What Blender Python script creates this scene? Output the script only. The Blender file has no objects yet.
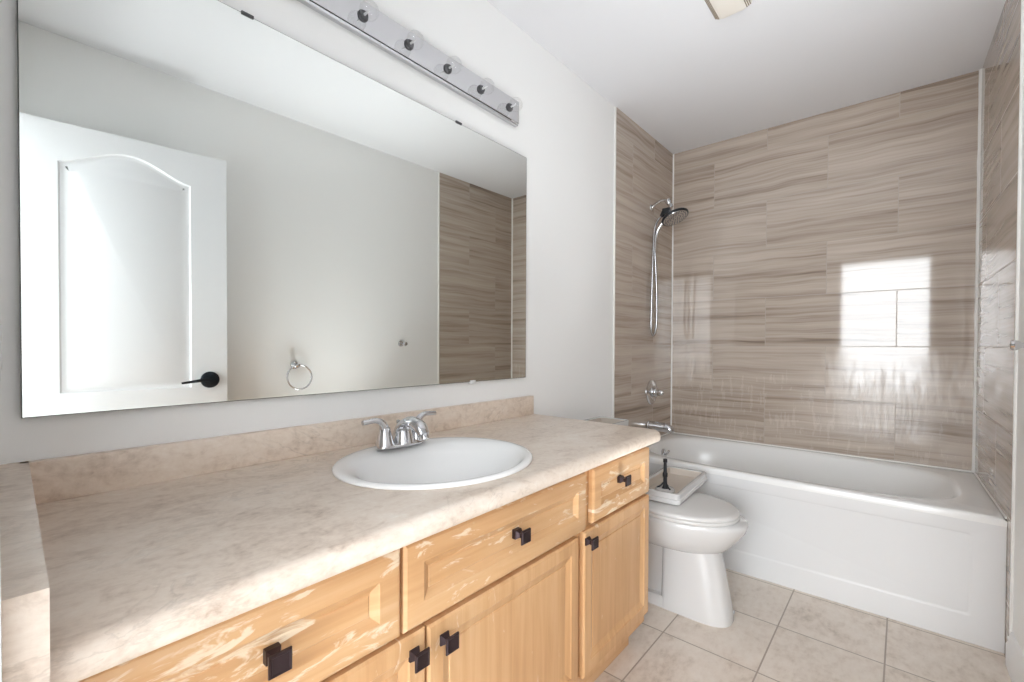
import bpy, bmesh, math, random
from mathutils import Vector, Matrix

S = bpy.context.scene
COL = S.collection
PI = math.pi

# ---------------------------------------------------------------- camera, world, light, exposure
cam_d = bpy.data.cameras.new('camera')
cam = bpy.data.objects.new('camera', cam_d)
COL.objects.link(cam)
_t, _p, _r = math.radians(40.847), math.radians(0.7735), math.radians(0.2363)
_f = Vector((math.cos(_t)*math.cos(_p), math.sin(_t)*math.cos(_p), -math.sin(_p)))
_rt = Vector((math.sin(_t), -math.cos(_t), 0))
_up = _rt.cross(_f)
_rt, _up = _rt*math.cos(_r)+_up*math.sin(_r), _up*math.cos(_r)-_rt*math.sin(_r)
cam.matrix_world = Matrix(((_rt.x, _up.x, -_f.x, 0), (_rt.y, _up.y, -_f.y, 0), (_rt.z, _up.z, -_f.z, 1.0993), (0, 0, 0, 1)))
cam_d.sensor_width = 36
cam_d.lens = 452.63/1024*36
cam_d.shift_y = 10.08/1024
cam_d.clip_start = 0.01
S.camera = cam

w = bpy.data.worlds.new('daylight')
S.world = w
w.use_nodes = True
bg = w.node_tree.nodes['Background']
bg.inputs[0].default_value = (0.86, 0.93, 1.0, 1)
bg.inputs[1].default_value = 1.0

# daylight coming in at the tall window of the room behind the open doorway
la = bpy.data.lights.new('window_daylight', 'AREA')
la.shape = 'RECTANGLE'
la.size, la.size_y = 2.00, 2.40
la.energy = 83
la.color = (.92, .965, 1.0)
lo = bpy.data.objects.new('window_daylight', la)
COL.objects.link(lo)
lo.location = (-2.78, -0.35, 1.40)
lo.rotation_euler = (0, -PI/2, 0)      # shines along +x
# steep sun falling through that window onto the bedroom carpet, whose bounce lights the ceilings
ls = bpy.data.lights.new('sun', 'SUN')
ls.energy = 14
ls.angle = math.radians(1.0)
ls.color = (.95, .98, 1.0)
lso = bpy.data.objects.new('sun', ls)
COL.objects.link(lso)
lso.location = (-4, .4, 5)
lso.rotation_euler = Vector((-.46, .1, .88)).to_track_quat('Z', 'Y').to_euler()

# added fill lamp low over the floor, out of view, bounced off the ceiling
lf_ = bpy.data.lights.new('bounce_fill', 'AREA')
lf_.shape = 'DISK'
lf_.size = 0.4
lf_.energy = 3.2
lf_.spread = math.radians(85)
lf_.color = (.93, .97, 1.0)
lfo = bpy.data.objects.new('bounce_fill', lf_)
COL.objects.link(lfo)
lfo.location = (1.35, 0.12, 0.10)
lfo.rotation_euler = Vector((-.05, -.08, -1.0)).to_track_quat('Z', 'Y').to_euler()

S.view_settings.view_transform = 'Standard'
S.view_settings.look = 'None'
S.view_settings.exposure = 1.13
S.view_settings.gamma = 1
S.view_settings.use_curve_mapping = False
S.cycles.use_denoising = True
S.cycles.max_bounces = 12
S.cycles.diffuse_bounces = 8
S.cycles.glossy_bounces = 6
S.cycles.caustics_reflective = False
S.cycles.caustics_refractive = False
S.cycles.sample_clamp_indirect = 6

# ---------------------------------------------------------------- materials
def mat(name, color=(.8, .8, .8), rough=.5, metal=0., spec=.5, coat=0.):
    m = bpy.data.materials.new(name)
    m.use_nodes = True
    b = m.node_tree.nodes['Principled BSDF']
    b.inputs['Base Color'].default_value = (*color, 1)
    b.inputs['Roughness'].default_value = rough
    b.inputs['Metallic'].default_value = metal
    b.inputs['Specular IOR Level'].default_value = spec
    if coat:
        b.inputs['Coat Weight'].default_value = coat
        b.inputs['Coat Roughness'].default_value = 0.05
    return m

class NT:
    def __init__(self, m):
        self.m, self.t = m, m.node_tree
        self.b = self.t.nodes['Principled BSDF']
    def n(self, typ, **kw):
        x = self.t.nodes.new(typ)
        for k, v in kw.items():
            setattr(x, k, v)
        return x
    def l(self, a, b):
        self.t.links.new(a, b)
    def val(self, sock, v):
        if hasattr(v, 'is_output') or hasattr(v, 'links'):
            self.l(v, sock)
        else:
            sock.default_value = v
    def math(self, op, a, b=0., clamp=False):
        x = self.n('ShaderNodeMath', operation=op, use_clamp=clamp)
        self.val(x.inputs[0], a); self.val(x.inputs[1], b)
        return x.outputs[0]
    def pos(self):
        g = self.n('ShaderNodeNewGeometry')
        s = self.n('ShaderNodeSeparateXYZ')
        self.l(g.outputs['Position'], s.inputs[0])
        return s.outputs
    def xyz(self, a, b, c=0.):
        x = self.n('ShaderNodeCombineXYZ')
        for i, v in enumerate((a, b, c)):
            self.val(x.inputs[i], v)
        return x.outputs[0]
    def noise(self, vec, scale, detail=3., rough=.5, dist=0.):
        x = self.n('ShaderNodeTexNoise')
        self.l(vec, x.inputs['Vector'])
        x.inputs['Scale'].default_value = scale
        x.inputs['Detail'].default_value = detail
        x.inputs['Roughness'].default_value = rough
        x.inputs['Distortion'].default_value = dist
        return x.outputs[0]
    def ramp(self, fac, stops):
        x = self.n('ShaderNodeValToRGB')
        e = x.color_ramp.elements
        while len(e) < len(stops):
            e.new(.5)
        for i, (p, c) in enumerate(stops):
            e[i].position = p
            e[i].color = (*c, 1) if len(c) == 3 else c
        self.l(fac, x.inputs[0])
        return x.outputs[0]
    def mix(self, fac, a, b, mode='MIX'):
        x = self.n('ShaderNodeMix', data_type='RGBA', blend_type=mode)
        self.val(x.inputs[0], fac)
        for s, v in ((x.inputs[6], a), (x.inputs[7], b)):
            if isinstance(v, tuple):
                s.default_value = (*v, 1)
            else:
                self.l(v, s)
        return x.outputs[2]
    def bump(self, h, strength=.2, dist=.002):
        x = self.n('ShaderNodeBump')
        x.inputs['Strength'].default_value = strength
        x.inputs['Distance'].default_value = dist
        self.l(h, x.inputs['Height'])
        self.l(x.outputs[0], self.b.inputs['Normal'])

def paint(name, c, rough=.55):
    m = mat(name, c, rough, spec=.3)
    k = NT(m)
    g = k.n('ShaderNodeNewGeometry')
    k.bump(k.noise(g.outputs['Position'], 220, 2), .06, .001)
    return m

M_WALL = paint('wall_paint', (.90, .90, .89))
M_CEIL = paint('ceiling_paint', (.76, .76, .775), .8)
M_TRIM = mat('white_trim_paint', (.82, .82, .81), .35)
M_DOORP = mat('white_door_paint', (.77, .775, .785), .3)
M_CAULK = mat('white_caulk', (.82, .81, .78), .4)
M_CHROME = mat('chrome', (.66, .66, .675), .06, 1.)
M_HOSE = mat('flexible_metal_hose', (.50, .50, .51), .22, 1.)
M_MIRROR = mat('mirror_silver', (.86, .885, .86), .0, 1.)
M_MEDGE = mat('mirror_edge', (.10, .11, .10), .3)
M_ACRYL = mat('white_acrylic', (.755, .755, .755), .2, spec=.5)  # apron: tub acrylic darkened in colour to offset the strong light on it
M_TUB = mat('white_tub_acrylic', (.86, .855, .84), .16, spec=.5)  # shell: same acrylic, lightened in colour to stand in for light inside
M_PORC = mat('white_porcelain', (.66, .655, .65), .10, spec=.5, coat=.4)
M_SINK = mat('sink_porcelain', (.92, .915, .90), .12, spec=.5)
M_SEAT = mat('white_seat_plastic', (.70, .69, .675), .25)
M_BLACK = mat('black_plastic', (.012, .014, .018), .35)
M_DKGREY = mat('dark_grey_plastic', (.06, .06, .065), .35)
M_KNOB = mat('dark_bronze', (.060, .042, .046), .30, .85)
M_HANDLE = mat('black_lever_metal', (.012, .016, .022), .25, .6)
M_TAN = mat('mineral_stained_porcelain', (.62, .55, .48), .5)
M_FAN = mat('cream_plastic', (.80, .75, .68), .5)
M_SLOT = mat('brown_grille', (.22, .17, .12), .7)
M_PLATE = mat('white_plate', (.80, .80, .80), .35)
M_GREYS = mat('mid_grey_plastic', (.45, .45, .46), .5)  # plain mid grey of the bolt cap

def bathroom_tile(name, axis, off, residue=0.):
    """polished 12x24 vein-cut stone tile in running bond; axis = world axis running along the wall"""
    m = mat(name, (.4, .34, .29), .08, spec=.68)
    k = NT(m)
    P = k.pos()
    a = P[axis]; z = P[2]
    br = k.n('ShaderNodeTexBrick')
    br.offset = .5; br.offset_frequency = 2; br.squash = 1
    k.l(k.xyz(k.math('SUBTRACT', a, off), k.math('SUBTRACT', z, .194)), br.inputs['Vector'])
    br.inputs['Color1'].default_value = (0, 0, 0, 1)
    br.inputs['Color2'].default_value = (1, 1, 1, 1)
    br.inputs['Mortar'].default_value = (.5, .5, .5, 1)
    br.inputs['Scale'].default_value = 1
    br.inputs['Mortar Size'].default_value = .0018
    br.inputs['Mortar Smooth'].default_value = .1
    br.inputs['Brick Width'].default_value = .62
    br.inputs['Row Height'].default_value = .3015
    rnd = k.n('ShaderNodeSeparateColor')
    k.l(br.outputs['Color'], rnd.inputs[0])
    rv = rnd.outputs[0]
    shift = k.math('MULTIPLY', rv, 37.)
    warp = k.noise(k.xyz(k.math('MULTIPLY', a, 2.2), k.math('MULTIPLY', z, 3.), shift), 1., 2.)
    zw = k.math('ADD', z, k.math('MULTIPLY', k.math('SUBTRACT', warp, .5), .05))
    n1 = k.noise(k.xyz(k.math('MULTIPLY', a, .9), k.math('MULTIPLY', zw, 26.), shift), 1., 4., .6)
    n2 = k.noise(k.xyz(k.math('MULTIPLY', a, 2.), k.math('MULTIPLY', zw, 95.), k.math('ADD', shift, 9.)), 1., 3., .55)
    v = k.math('ADD', k.math('MULTIPLY', n1, .72), k.math('MULTIPLY', n2, .28))
    v = k.math('ADD', v, k.math('MULTIPLY', k.math('SUBTRACT', rv, .5), .07))
    col = k.ramp(v, [(.32, (.235, .180, .140)), (.40, (.375, .304, .248)), (.49, (.475, .397, .332)),
                     (.58, (.53, .453, .385)), (.68, (.58, .503, .433))])
    col = k.mix(br.outputs['Fac'], col, (.42, .36, .305))
    k.l(col, k.b.inputs['Base Color'])
    # soap residue: vertical streaks of duller glaze low on the wall
    st = k.noise(k.xyz(k.math('MULTIPLY', a, 42.), k.math('MULTIPLY', z, 7.), 3.), 1., 4., .65)
    low = k.ramp(z, [(.0, (1, 1, 1)), (1., (0, 0, 0))])
    mr = k.n('ShaderNodeMapRange')
    k.l(z, mr.inputs[0])
    mr.inputs[1].default_value = 1.11; mr.inputs[2].default_value = .88
    mr.inputs[3].default_value = 0.; mr.inputs[4].default_value = 1.
    st2 = k.math('MULTIPLY', k.math('SUBTRACT', st, .40, True), 1.9)
    ro = k.math('ADD', .055, k.math('MULTIPLY', k.math('ADD', .05, k.math('MULTIPLY', st2, .5)), k.math('MULTIPLY', mr.outputs[0], residue)))
    ro = k.math('ADD', ro, k.math('MULTIPLY', br.outputs['Fac'], .5))
    k.l(ro, k.b.inputs['Roughness'])
    inv = k.math('SUBTRACT', 1., br.outputs['Fac'])
    k.bump(inv, .12, .001)
    return m

M_TILE_B = bathroom_tile('stone_tile_back', 1, .029, 1.)
M_TILE_L = bathroom_tile('stone_tile_left', 0, 2.84)
M_TILE_R = bathroom_tile('stone_tile_right', 0, 2.62)

def floor_tile():
    m = mat('beige_floor_tile', (.6, .5, .4), .35)
    k = NT(m); P = k.pos()
    br = k.n('ShaderNodeTexBrick')
    br.offset = 0.; br.offset_frequency = 1
    k.l(k.xyz(k.math('SUBTRACT', P[0], 1.685-.3345*20), k.math('SUBTRACT', P[1], .684-.324*20)), br.inputs['Vector'])
    br.inputs['Color1'].default_value = (0, 0, 0, 1)
    br.inputs['Color2'].default_value = (1, 1, 1, 1)
    br.inputs['Scale'].default_value = 1
    br.inputs['Mortar Size'].default_value = .0028
    br.inputs['Mortar Smooth'].default_value = .15
    br.inputs['Brick Width'].default_value = .3345
    br.inputs['Row Height'].default_value = .324
    sc = k.n('ShaderNodeSeparateColor'); k.l(br.outputs['Color'], sc.inputs[0])
    vec = k.xyz(P[0], P[1], k.math('MULTIPLY', sc.outputs[0], 11.))
    n1 = k.noise(vec, 9., 5., .6, .6)
    n2 = k.noise(k.xyz(P[0], k.math('MULTIPLY', P[1], 1.8), k.math('MULTIPLY', sc.outputs[0], 5.)), 26., 4., .65)
    v = k.math('ADD', k.math('MULTIPLY', n1, .55), k.math('MULTIPLY', n2, .45))
    v = k.math('ADD', v, k.math('MULTIPLY', k.math('SUBTRACT', sc.outputs[0], .5), .04))
    col = k.ramp(v, [(.32, (.50, .42, .345)), (.42, (.63, .545, .465)), (.5, (.69, .61, .53)), (.64, (.74, .67, .595))])
    col = k.mix(br.outputs['Fac'], col, (.36, .30, .245))
    k.l(col, k.b.inputs['Base Color'])
    k.bump(k.math('SUBTRACT', k.math('MULTIPLY', n2, .15), br.outputs['Fac']), .4, .002)
    return m
M_FLOOR = floor_tile()

def laminate():
    m = mat('beige_stone_laminate', (.6, .5, .4), .32)
    k = NT(m); P = k.pos()
    yz = k.math('ADD', P[1], k.math('MULTIPLY', P[2], 1.0))
    vec = k.xyz(P[0], k.math('MULTIPLY', yz, 1.5), P[2])
    n1 = k.noise(vec, 4.5, 6., .62, .8)
    n2 = k.noise(vec, 17., 6., .68, 1.0)
    n3 = k.noise(k.xyz(P[0], yz, 4.), 70., 4., .6)
    v = k.math('ADD', k.math('ADD', k.math('MULTIPLY', n1, .42), k.math('MULTIPLY', n2, .36)), k.math('MULTIPLY', n3, .22))
    col = k.ramp(v, [(.34, (.46, .345, .265)), (.42, (.66, .54, .44)), (.50, (.775, .66, .555)), (.57, (.82, .715, .615)), (.66, (.87, .80, .71))])
    vein = k.math('ABSOLUTE', k.math('SUBTRACT', k.noise(vec, 6.5, 5., .6, 1.5), .5))
    vm = k.n('ShaderNodeMapRange')
    k.l(vein, vm.inputs[0]); vm.inputs[1].default_value = 0; vm.inputs[2].default_value = .03
    vm.inputs[3].default_value = .42; vm.inputs[4].default_value = 0
    gate = k.math('MULTIPLY', k.math('SUBTRACT', k.noise(vec, 2.3, 2.), .45, True), 5., True)
    col = k.mix(k.math('MULTIPLY', vm.outputs[0], gate), col, (.36, .28, .215))
    k.l(col, k.b.inputs['Base Color'])
    k.bump(n3, .08, .001)
    return m
M_LAM = laminate()

def maple(name, horizontal, wear):
    m = mat(name, (.7, .45, .2), .38, spec=.4)
    k = NT(m); P = k.pos()
    oi = k.n('ShaderNodeObjectInfo')
    off = k.math('MULTIPLY', oi.outputs['Random'], 23.)
    a, b = (P[0], P[2]) if horizontal else (P[2], P[0])
    g = k.noise(k.xyz(k.math('MULTIPLY', a, 2.5), k.math('MULTIPLY', b, 46.), k.math('ADD', off, P[1])), 1., 4., .6, .5)
    big = k.noise(k.xyz(k.math('MULTIPLY', a, 1.6), k.math('MULTIPLY', b, 6.), off), 1., 3., .5, .6)
    v = k.math('ADD', k.math('MULTIPLY', g, .45), k.math('MULTIPLY', big, .55))
    col = k.ramp(v, [(.30, (.50, .275, .125)), (.45, (.605, .350, .168)), (.55, (.655, .400, .205)), (.70, (.71, .480, .275))])
    # worn, flaking varnish: pale streaks
    wn = k.noise(k.xyz(k.math('MULTIPLY', a, 9.), k.math('MULTIPLY', b, 34.), k.math('ADD', off, 5.)), 1., 5., .65, .8)
    wb = k.noise(k.xyz(k.math('MULTIPLY', P[0], 4.), k.math('MULTIPLY', P[2], 7.), k.math('ADD', off, 2.)), 1., 2.)
    wm = k.math('MULTIPLY', k.math('SUBTRACT', k.math('ADD', wn, k.math('MULTIPLY', wb, .5)), 1.0 - wear, True), 15., True)
    col = k.mix(k.math('MULTIPLY', wm, .75), col, (.84, .72, .55))
    k.l(col, k.b.inputs['Base Color'])
    k.l(k.math('ADD', .32, k.math('MULTIPLY', wm, .3)), k.b.inputs['Roughness'])
    k.bump(g, .05, .001)
    return m
M_WOOD_H = maple('worn_maple_horizontal', True, .17)
M_WOOD_V = maple('worn_maple_vertical', False, .08)

def clear_glass():
    m = bpy.data.materials.new('clear_bulb_glass')
    m.use_nodes = True
    t = m.node_tree
    t.nodes.remove(t.nodes['Principled BSDF'])
    out = t.nodes['Material Output']
    tr = t.nodes.new('ShaderNodeBsdfTransparent'); tr.inputs[0].default_value = (.98, .98, .98, 1)
    gl = t.nodes.new('ShaderNodeBsdfGlossy'); gl.inputs['Roughness'].default_value = .02
    fc_ = t.nodes.new('ShaderNodeLayerWeight'); fc_.inputs[0].default_value = .5
    pw = t.nodes.new('ShaderNodeMath'); pw.operation = 'POWER'; pw.inputs[1].default_value = 4.
    lw = t.nodes.new('ShaderNodeMath'); lw.operation = 'MULTIPLY_ADD'; lw.inputs[1].default_value = .30; lw.inputs[2].default_value = .04
    t.links.new(fc_.outputs['Facing'], pw.inputs[0]); t.links.new(pw.outputs[0], lw.inputs[0])
    mx = t.nodes.new('ShaderNodeMixShader')
    t.links.new(lw.outputs[0], mx.inputs[0]); t.links.new(tr.outputs[0], mx.inputs[1]); t.links.new(gl.outputs[0], mx.inputs[2])
    t.links.new(mx.outputs[0], out.inputs[0])
    return m
M_GLASS = clear_glass()

# ---------------------------------------------------------------- mesh helpers
def finish(bm, smooth_angle=40):
    bmesh.ops.remove_doubles(bm, verts=bm.verts, dist=1e-6)
    bmesh.ops.recalc_face_normals(bm, faces=bm.faces)
    for f in bm.faces:
        f.smooth = True
    lim = math.radians(smooth_angle)
    for e in bm.edges:
        e.smooth = not (len(e.link_faces) == 2 and e.calc_face_angle(0) > lim)

def thing(name, label, cat, loc=(0, 0, 0), group=None):
    o = bpy.data.objects.new(name, None)
    o.empty_display_size = .05
    COL.objects.link(o)
    o.location = loc
    tag(o, label, cat, group)
    return o

def tag(o, label, cat, group=None):
    o['label'] = label; o['category'] = cat
    if group:
        o['group'] = group
    return o

def wloc(o):
    v = Vector((0, 0, 0))
    while o is not None:
        v += o.location
        o = o.parent
    return v

def obj(name, bm, m, parent=None, origin=None, angle=40, label=None):
    """links bm (world coordinates) as ONE mesh object; origin at its base or at the given point"""
    finish(bm, angle)
    if origin is None:
        xs = [v.co.x for v in bm.verts]; ys = [v.co.y for v in bm.verts]; zs = [v.co.z for v in bm.verts]
        origin = Vector(((min(xs)+max(xs))/2, (min(ys)+max(ys))/2, min(zs)))
    origin = Vector(origin)
    bmesh.ops.translate(bm, vec=-origin, verts=bm.verts)
    me = bpy.data.meshes.new(name)
    bm.to_mesh(me); bm.free()
    me.materials.append(m)
    o = bpy.data.objects.new(name, me)
    COL.objects.link(o)
    if parent is not None:
        o.parent = parent
        o.location = origin - wloc(parent)
    else:
        o.location = origin
    if label:
        o['label'] = label
    return o

def struct(name, bm, m, parent=None, angle=40):
    o = obj(name, bm, m, parent, angle=angle)
    if parent is None:
        o['kind'] = 'structure'
    return o

def box(bm, x0, x1, y0, y1, z0, z1, bev=0., seg=2):
    vs = [bm.verts.new((x, y, z)) for x in (x0, x1) for y in (y0, y1) for z in (z0, z1)]
    fs = [bm.faces.new([vs[i] for i in q]) for q in ((0, 1, 3, 2), (4, 6, 7, 5), (0, 4, 5, 1), (2, 3, 7, 6), (0, 2, 6, 4), (1, 5, 7, 3))]
    if bev:
        es = list({e for f in fs for e in f.edges})
        bmesh.ops.bevel(bm, geom=es, offset=bev, segments=seg, profile=.5, affect='EDGES')
    return bm

def B(*a, **k):
    return box(bmesh.new(), *a, **k)

def quadprism(bm, pts, z0, z1):
    lo_ = [bm.verts.new((x, y, z0)) for x, y in pts]
    hi = [bm.verts.new((x, y, z1)) for x, y in pts]
    n = len(pts)
    bm.faces.new(lo_[::-1]); bm.faces.new(hi)
    for i in range(n):
        j = (i+1) % n
        bm.faces.new((lo_[i], lo_[j], hi[j], hi[i]))
    return bm

def loft(bm, loops, cap0=True, cap1=True, closed=True):
    rows = [[bm.verts.new(p) for p in lp] for lp in loops]
    n = len(rows[0])
    for r0, r1 in zip(rows, rows[1:]):
        for i in range(n if closed else n-1):
            j = (i+1) % n
            bm.faces.new((r0[i], r0[j], r1[j], r1[i]))
    if cap0: bm.faces.new(rows[0][::-1])
    if cap1: bm.faces.new(rows[-1])
    return rows

def frame_of(d):
    d = Vector(d).normalized()
    a = Vector((0, 0, 1)) if abs(d.z) < .9 else Vector((1, 0, 0))
    u = d.cross(a).normalized()
    return u, d.cross(u).normalized(), d

def lathe(bm, prof, origin, axis, n=24, caps=(True, True)):
    """prof: list of (radius, distance along axis)"""
    u, v, d = frame_of(axis)
    o = Vector(origin)
    loops = []
    for r, h in prof:
        r = max(r, 1e-4)
        loops.append([o+d*h+u*(r*math.cos(2*PI*i/n))+v*(r*math.sin(2*PI*i/n)) for i in range(n)])
    loft(bm, loops, *caps)
    return bm

def smooth_path(P, sub=8):
    P = [Vector(p) for p in P]
    out = []
    for i in range(len(P)-1):
        p0 = P[max(i-1, 0)]; p1 = P[i]; p2 = P[i+1]; p3 = P[min(i+2, len(P)-1)]
        for k in range(sub):
            t = k/sub
            out.append(.5*((2*p1)+(p2-p0)*t+(2*p0-5*p1+4*p2-p3)*t*t+(3*p1-p0-3*p2+p3)*t**3))
    out.append(P[-1])
    return out

def sweep(bm, pts, radii, n=12, squash=None, ref=None):
    """tube along pts; radii number or list; squash = (su, sv) elliptical section about ref"""
    pts = [Vector(p) for p in pts]
    if not hasattr(radii, '__len__'):
        radii = [radii]*len(pts)
    elif len(radii) != len(pts):
        m = len(radii)-1
        rr = []
        for i in range(len(pts)):
            t = i/(len(pts)-1)*m
            a = min(int(t), m-1)
            rr.append(radii[a]+(radii[a+1]-radii[a])*(t-a))
        radii = rr
    u = None
    loops = []
    for i, p in enumerate(pts):
        d = (pts[min(i+1, len(pts)-1)]-pts[max(i-1, 0)]).normalized()
        if u is None:
            u = Vector(ref) if ref is not None else frame_of(d)[0]
        u = (u-d*u.dot(d)).normalized()
        v = d.cross(u)
        su, sv = squash or (1, 1)
        loops.append([p+u*(su*radii[i]*math.cos(2*PI*k/n))+v*(sv*radii[i]*math.sin(2*PI*k/n)) for k in range(n)])
    loft(bm, loops)
    return bm

def panel(bm, o, U, V, W, wd, ht, prof, thick):
    """framed panel: rectangle wd x ht at o spanned by U,V; prof = (inset, height along W) from the rim inward"""
    o, U, V, W = Vector(o), Vector(U), Vector(V), Vector(W)
    def ring(i, h):
        return [o+U*i+V*i+W*h, o+U*(wd-i)+V*i+W*h, o+U*(wd-i)+V*(ht-i)+W*h, o+U*i+V*(ht-i)+W*h]
    loft(bm, [ring(0, -thick)]+[ring(i, h) for i, h in prof])
    return bm

# ---------------------------------------------------------------- setting
H = 2.44
WL = 1.243            # painted face of the wall behind the vanity
TL = 1.2365           # tiled face
XB = 3.15             # tiled back wall
def yr(x):            # right wall is a little out of square
    return -.2937-.02235*(2.4-x)

struct('floor', B(-.0, XB+.12, -.62, WL+.1, -.08, 0), M_FLOOR)
struct('ceiling', B(-.12, XB+.12, -.62, WL+.1, H, H+.08), M_CEIL)
struct('wall_left', B(-.115, XB+.1, WL, WL+.1, 0, H), M_WALL)
bm = bmesh.new()
quadprism(bm, [(-.115, yr(-.115)), (XB+.1, yr(XB+.1)), (XB+.1, yr(XB+.1)-.1), (-.115, yr(-.115)-.1)], 0, H)
struct('wall_right', bm, M_WALL)
struct('wall_back', B(XB, XB+.1, -.42, WL+.1, 0, H), M_TILE_B)
struct('wall_left_tiled', B(2.318, XB, TL, WL, 0, H), M_TILE_L)
bm = bmesh.new()
quadprism(bm, [(2.305, yr(2.305)-.002), (XB, yr(XB)-.002), (XB, yr(XB)+.006), (2.305, yr(2.305)+.006)], 0, H)
struct('wall_right_tiled', bm, M_TILE_R)
# wall with the doorway the photograph is taken from
DY0, DY1, DZ = -.285, .555, 2.045
bm = bmesh.new()
box(bm, -.115, .005, DY1, WL, 0, H)
box(bm, -.115, .005, yr(0)-.02, DY0, 0, H)
box(bm, -.115, .005, DY0, DY1, DZ, H)
struct('wall_front', bm, M_WALL)
bm = bmesh.new()
box(bm, -.118, -.004, DY1-.015, DY1, 0, DZ)
box(bm, -.118, -.004, DY0, DY0+.012, 0, DZ)
box(bm, -.118, -.004, DY0+.012, DY1-.015, DZ-.015, DZ)
struct('trim_1', bm, M_TRIM)

# room behind the doorway, with its tall window
bm = bmesh.new()
box(bm, -2.72, -2.62, -2.4, -1.55, 0, H)
box(bm, -2.72, -2.62, .85, 2.1, 0, H)
box(bm, -2.72, -2.62, -1.55, .85, 0, .40)
box(bm, -2.72, -2.62, -1.55, .85, 2.40, H)
struct('wall_bedroom_window_side', bm, M_WALL)
struct('wall_bedroom_near_side', B(-2.62, -.115, -2.5, -2.4, 0, H), M_WALL)
struct('wall_bedroom_far_side', B(-2.62, -.115, 2.1, 2.2, 0, H), M_WALL)
bm = bmesh.new()
box(bm, -.12, -.115, -2.4, DY0, 0, H)
box(bm, -.12, -.115, DY1, 2.1, 0, H)
box(bm, -.12, -.115, DY0, DY1, DZ, H)
struct('wall_bedroom_door_side', bm, M_WALL)
struct('floor_bedroom', B(-2.72, 0, -2.5, 2.2, -.08, 0), mat('pale_carpet', (.62, .62, .625), .95))
struct('ceiling_bedroom', B(-2.72, -.12, -2.5, 2.2, H, H+.08), M_CEIL)

# trims: corner beads of caulk and the light edge strips of the tiling
def bead(name, pts, r, n=8):
    bm = bmesh.new()
    sweep(bm, pts, r, n)
    return struct(name, bm, M_CAULK)
bead('trim_2', [(XB-.001, TL-.001, .486), (XB-.001, TL-.001, H)], .0065)
random.seed(3)
zz = [.486+i*(H-.486)/26 for i in range(27)]
bead('trim_3', [(XB-.003, yr(XB)+.009, z) for z in zz], [.0065+.0012*random.random()+(.0018 if i % 5 == 0 else 0) for i in range(27)], 10)
struct('trim_4', B(2.309, 2.319, TL-.001, WL, 0, H, bev=.001), M_CAULK)
bm = bmesh.new()
quadprism(bm, [(2.297, yr(2.297)-.001), (2.306, yr(2.306)-.001), (2.306, yr(2.306)+.007), (2.297, yr(2.297)+.007)], 0, H)
struct('trim_5', bm, M_CAULK)
# caulk between tub and tile
bm = bmesh.new()
sweep(bm, [(2.40, TL-.001, .487), (XB-.002, TL-.001, .487), (XB-.002, .4, .487), (XB-.002, yr(XB)+.008, .487)], .005, 8)
sweep(bm, [(XB-.002, yr(XB)+.007, .487), (2.385, yr(2.385)+.007, .487)], .005, 8)
struct('trim_6', bm, M_CAULK)

# baseboard on the right wall, stepped profile
bm = bmesh.new()
prof = [(0, 0), (.016, 0), (.016, .075), (.012, .085), (.012, .098), (.007, .108), (.005, .118), (0, .122)]
loops = []
for x in (.88, 2.295):
    loops.append([(x, yr(x)+d, z) for d, z in prof])
loft(bm, loops)
struct('baseboard_right', bm, M_TRIM)
struct('baseboard_left', B(1.60, 2.309, WL-.014, WL, 0, .11, bev=.003), M_TRIM)

# the open door leaf (seen in the mirror)
def polyinset(pts, d):
    n = len(pts); out = []
    for i in range(n):
        a = Vector(pts[i-1]); b = Vector(pts[i]); c = Vector(pts[(i+1) % n])
        e1 = (b-a).normalized(); e2 = (c-b).normalized()
        n1 = Vector((-e1.y, e1.x)); n2 = Vector((-e2.y, e2.x))
        m_ = (n1+n2)
        m_ = m_/max(m_.length_squared/2, .35)
        out.append((b.x+m_.x*d, b.y+m_.y*d))
    return out
def arch_panel(x0, x1, z0, z1, rise, n=20):
    pts = [(x0, z0), (x1, z0), (x1, z1)]
    for i in range(1, n):
        s = .5-i/n
        pts.append(((x0+x1)/2+s*(x1-x0), z1+rise*max(0, math.cos(PI*s))**1.6))
    pts.append((x0, z1))
    return pts
DW, DH = .775, 2.028
bm = bmesh.new()
holes = [arch_panel(.165, .625, .88, 1.865, .085), arch_panel(.165, .625, .20, .70, 0.0001, 4)]
outer = [(0, .01), (DW, .01), (DW, DH), (0, DH)]
vo = [bm.verts.new((x, 0, z)) for x, z in outer]
edges = [bm.edges.new((vo[i], vo[(i+1) % 4])) for i in range(4)]
hv = []
for h_ in holes:
    vs = [bm.verts.new((x, 0, z)) for x, z in h_]
    edges += [bm.edges.new((vs[i], vs[(i+1) % len(vs)])) for i in range(len(vs))]
    hv.append(vs)
bmesh.ops.triangle_fill(bm, use_beauty=True, use_dissolve=False, edges=edges)
bmesh.ops.recalc_face_normals(bm, faces=bm.faces)
for h_, vs in zip(holes, hv):
    prev = vs
    for ins, dep in ((.006, -.007), (.014, -.009), (.022, -.009), (.045, -.002)):
        nv = [bm.verts.new((x, dep, z)) for x, z in polyinset(h_, ins)]
        for i in range(len(nv)):
            j = (i+1) % len(nv)
            bm.faces.new((prev[i], prev[j], nv[j], nv[i]))
        prev = nv
    bm.faces.new(prev)
vb = [bm.verts.new((x, -.035, z)) for x, z in outer]
bm.faces.new(vb)
for i in range(4):
    bm.faces.new((vo[i], vo[(i+1) % 4], vb[(i+1) % 4], vb[i]))
door = obj('door_1', bm, M_DOORP, origin=(0, 0, 0), angle=25)
door['kind'] = 'structure'
bm = bmesh.new()
lathe(bm, [(.0, -.002), (.040, -.002), (.041, .006), (.034, .013), (.018, .016), (.016, .045), (.0, .045)], (DW-.075, 0, .915), (0, 1, 0), 28)
hd = obj('door_handle', bm, M_HANDLE, door, label='black oval door handle')
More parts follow.
